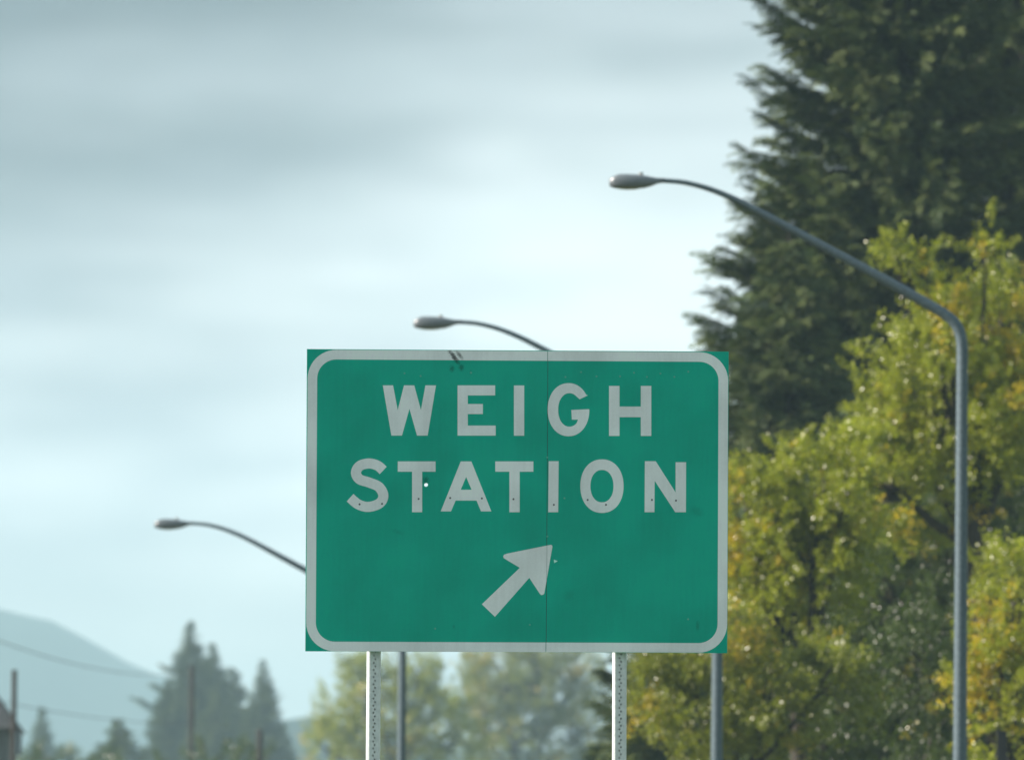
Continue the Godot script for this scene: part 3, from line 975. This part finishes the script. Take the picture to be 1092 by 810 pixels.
# ------------------------------------------------------------------ terrain
func build_terrain() -> void:
	var zs := [-600.0, -200.0, 0.0, 60.0, 125.0, 150.0, 172.0, 185.0, 199.0, 222.0, 246.0, 290.0, 330.0, 450.0, 600.0, 900.0, 1500.0, 3000.0, 6000.0, 11000.0]
	var xs := [-4500.0, -2000.0, -800.0, -300.0, -120.0, -60.0, -30.0, -12.0, 0.0, 12.0, 30.0, 60.0, 120.0, 300.0, 800.0, 2000.0, 4500.0]
	var st := tool()
	st.set_smooth_group(1)
	for i in zs.size() - 1:
		for k in xs.size() - 1:
			var y0 := ground_height(zs[i])
			var y1 := ground_height(zs[i + 1])
			quad(st, Vector3(xs[k], y0, -zs[i]), Vector3(xs[k], y1, -zs[i + 1]), Vector3(xs[k + 1], y1, -zs[i + 1]), Vector3(xs[k + 1], y0, -zs[i]))
	structure("ground", done(st), M.grass)
	# the carriageway runs left of the sign and lamps and bends away with them
	var road := tool()
	road.set_smooth_group(1)
	var line := tool()
	line.set_smooth_group(1)
	for i in zs.size() - 1:
		if zs[i] < -200.0 or zs[i + 1] > 900.0:
			continue
		var y0 := ground_height(zs[i])
		var y1 := ground_height(zs[i + 1])
		var r0 := road_edge(zs[i])
		var r1 := road_edge(zs[i + 1])
		quad(road, Vector3(r0 - 14.0, y0 + 0.004, -zs[i]), Vector3(r1 - 14.0, y1 + 0.004, -zs[i + 1]), Vector3(r1, y1 + 0.004, -zs[i + 1]), Vector3(r0, y0 + 0.004, -zs[i]))
		quad(line, Vector3(r0 - 2.6, y0 + 0.008, -zs[i]), Vector3(r1 - 2.6, y1 + 0.008, -zs[i + 1]), Vector3(r1 - 2.45, y1 + 0.008, -zs[i + 1]), Vector3(r0 - 2.45, y0 + 0.008, -zs[i]))
	structure("road", done(road), M.asphalt)
	structure("road_edge_line", done(line), M.line_paint)
	# far ridge and lower foothills
	ridge("mountain", 8400.0, 1900.0, [[-2200, 760], [-1500, 720], [-900, 680], [-500, 640], [-250, 632], [-110, 638], [-40, 643], [0, 648], [30, 657], [60, 663], [95, 683], [125, 698], [150, 713], [175, 722], [230, 742], [300, 772], [420, 815], [700, 850], [1400, 860], [2200, 900]])
	ridge("foothills", 4300.0, 900.0, [[-1500, 790], [-600, 800], [-100, 815], [60, 820], [180, 800], [250, 776], [300, 764], [335, 765], [380, 775], [460, 790], [560, 800], [900, 790], [1500, 800], [2400, 850]])


func road_edge(z: float) -> float:
	return -4.2 - (0.0 if z < 100.0 else pow((z - 100.0) * 0.0145, 2.0) if z < 330.0 else 11.1 + (z - 330.0) * 0.09)


func ridge(called: String, z: float, depth: float, crest: Array) -> void:
	var f := FastNoiseLite.new()
	f.seed = 9
	f.frequency = 0.004
	var rows := []
	for k in 9:
		var u := (k - 4) / 4.0
		var row := []
		for i in 161:
			var px := lerpf(crest[0][0], crest[-1][0], i / 160.0)
			var py := 900.0
			for j in crest.size() - 1:
				if px <= crest[j + 1][0]:
					py = lerpf(crest[j][1], crest[j + 1][1], (px - crest[j][0]) / float(crest[j + 1][0] - crest[j][0]))
					break
			var p := at_z(px, py, z)
			var y := p.y + 2.5 * f.get_noise_1d(p.x * 6.0) + 2.0 * f.get_noise_1d(p.x * 20.0)
			var low := -6.0
			var fall := 1.0 - pow(absf(u), 1.3)
			row.append(Vector3(p.x, lerpf(low, y, fall) + (26.0 * f.get_noise_2d(p.x, u * depth) * fall * (1.0 - fall) * 4.0), -z - u * depth))
		rows.append(row)
	var st := tool()
	st.set_smooth_group(1)
	for k in 8:
		for i in 160:
			quad(st, rows[k][i], rows[k + 1][i], rows[k + 1][i + 1], rows[k][i + 1])
	structure(called, done(st), M.forest)


func make_materials() -> void:
	M.galvanised = grained(rough(Color(0.74, 0.79, 0.78), 0.5, 0.25), noise_map(31, 0.02, Color(0.88, 0.89, 0.89), Color(1, 1, 1)), 1.5)
	M.lamp_steel = grained(rough(Color(0.115, 0.16, 0.18), 0.55, 0.2, 0.4), noise_map(32, 0.02, Color(0.78, 0.78, 0.8), Color(1, 1, 1)), 1.2)
	M.lamp_paint = grained(rough(Color(0.15, 0.175, 0.20), 0.36, 0.0, 0.7), noise_map(33, 0.02, Color(0.8, 0.8, 0.78), Color(1, 1, 1)), 3.0)
	M.lamp_glass = rough(Color(0.30, 0.31, 0.30), 0.15)
	M.bark = grained(rough(Color(0.085, 0.07, 0.055), 0.9), noise_map(34, 0.03, Color(0.5, 0.5, 0.5), Color(1, 1, 1)), 1.5)
	M.wood = grained(rough(Color(0.05, 0.038, 0.03), 0.9), noise_map(35, 0.04, Color(0.55, 0.5, 0.48), Color(1, 1, 1)), 0.8)
	M.dark_wood = grained(rough(Color(0.022, 0.024, 0.028), 0.8), noise_map(36, 0.04, Color(0.6, 0.6, 0.6), Color(1, 1, 1)), 1.5)
	M.dark_metal = rough(Color(0.03, 0.034, 0.036), 0.5, 0.2)
	M.cable = rough(Color(0.03, 0.03, 0.032), 0.6)
	M.house_wall = grained(rough(Color(0.16, 0.17, 0.17), 0.9), noise_map(37, 0.02, Color(0.8, 0.8, 0.8), Color(1, 1, 1)), 0.5)
	M.roof = grained(rough(Color(0.05, 0.055, 0.058), 0.9), noise_map(38, 0.05, Color(0.6, 0.6, 0.6), Color(1, 1, 1)), 0.5)
	M.house_trim = rough(Color(0.6, 0.6, 0.58), 0.6)
	M.window_glass = rough(Color(0.03, 0.035, 0.04), 0.08)
	M.grass = grained(rough(Color(0.13, 0.14, 0.06), 1.0, 0.0, 0.2), noise_map(39, 0.02, Color(0.55, 0.6, 0.5), Color(1, 1, 0.95)), 0.08)
	M.asphalt = grained(rough(Color(0.075, 0.075, 0.078), 0.9), noise_map(40, 0.05, Color(0.75, 0.75, 0.75), Color(1, 1, 1)), 0.3)
	M.line_paint = rough(Color(0.7, 0.7, 0.68), 0.7)
	M.forest = grained(rough(Color(0.035, 0.055, 0.04), 1.0, 0.0, 0.1), noise_map(41, 0.02, Color(0.5, 0.55, 0.5), Color(1, 1, 1)), 0.004)
	var l := rough(Color(1, 1, 1), 0.32, 0.0, 0.6)
	l.vertex_color_use_as_albedo = true
	l.backlight_enabled = true
	l.backlight = Color(0.93, 0.96, 0.55)
	M.leaf = l
	var n := rough(Color(1, 1, 1), 0.6, 0.0, 0.35)
	n.vertex_color_use_as_albedo = true
	n.backlight_enabled = true
	n.backlight = Color(0.42, 0.45, 0.25)
	M.needle = n


func _ready() -> void:
	# ---- camera: a long lens a little above the road, aimed up at the sign and focused on it
	cam_basis = Basis(Vector3.RIGHT, atan(555.0 / FOCAL)) * Basis(Vector3.BACK, deg_to_rad(0.42))
	var cam := Camera3D.new()
	cam.name = "camera"
	var lens := CameraAttributesPhysical.new()
	lens.frustum_focal_length = 400.0
	lens.frustum_focus_distance = SIGN_Z + 0.1
	lens.exposure_aperture = 400.0 / 76.0
	lens.frustum_near = 1.0
	lens.frustum_far = 20000.0
	cam.attributes = lens
	add_child(cam)
	cam.transform = Transform3D(cam_basis, EYE)
	cam.near = 1.0
	cam.far = 20000.0
	cam.fov = rad_to_deg(2.0 * atan(405.0 / FOCAL))
	cam.current = true
	print("fov ", cam.fov, " far ", cam.far)

	# ---- sky, haze and exposure
	var env := Environment.new()
	env.background_mode = Environment.BG_SKY
	var sky := Sky.new()
	var pano := PanoramaSkyMaterial.new()
	pano.panorama = ImageTexture.create_from_image(make_sky())
	pano.energy_multiplier = 0.69
	sky.sky_material = pano
	env.sky = sky
	env.tonemap_mode = Environment.TONE_MAPPER_LINEAR
	env.tonemap_exposure = 2.06
	env.sdfgi_enabled = true
	env.ssao_enabled = true
	env.ssil_enabled = true
	env.fog_enabled = true
	env.fog_density = 0.00014
	env.fog_light_color = Color(0.80, 0.955, 1.0)
	var we := WorldEnvironment.new()
	we.name = "environment"
	we.environment = env
	add_child(we)

	# ---- sun: behind the sign and to its left
	var sun := DirectionalLight3D.new()
	sun.name = "sun"
	sun.light_energy = 1.6
	sun.light_color = Color(1.0, 0.955, 0.91)
	sun.light_angular_distance = 0.5
	sun.shadow_enabled = true
	add_child(sun)
	sun.look_at_from_position(SUN_TO.normalized() * 50.0, Vector3.ZERO, Vector3.UP)

	make_materials()
	build_terrain()
	print("terrain")
	build_trees()
	print("trees")
	build_valley()
	build_lamps()
	build_sign()
	print("done")
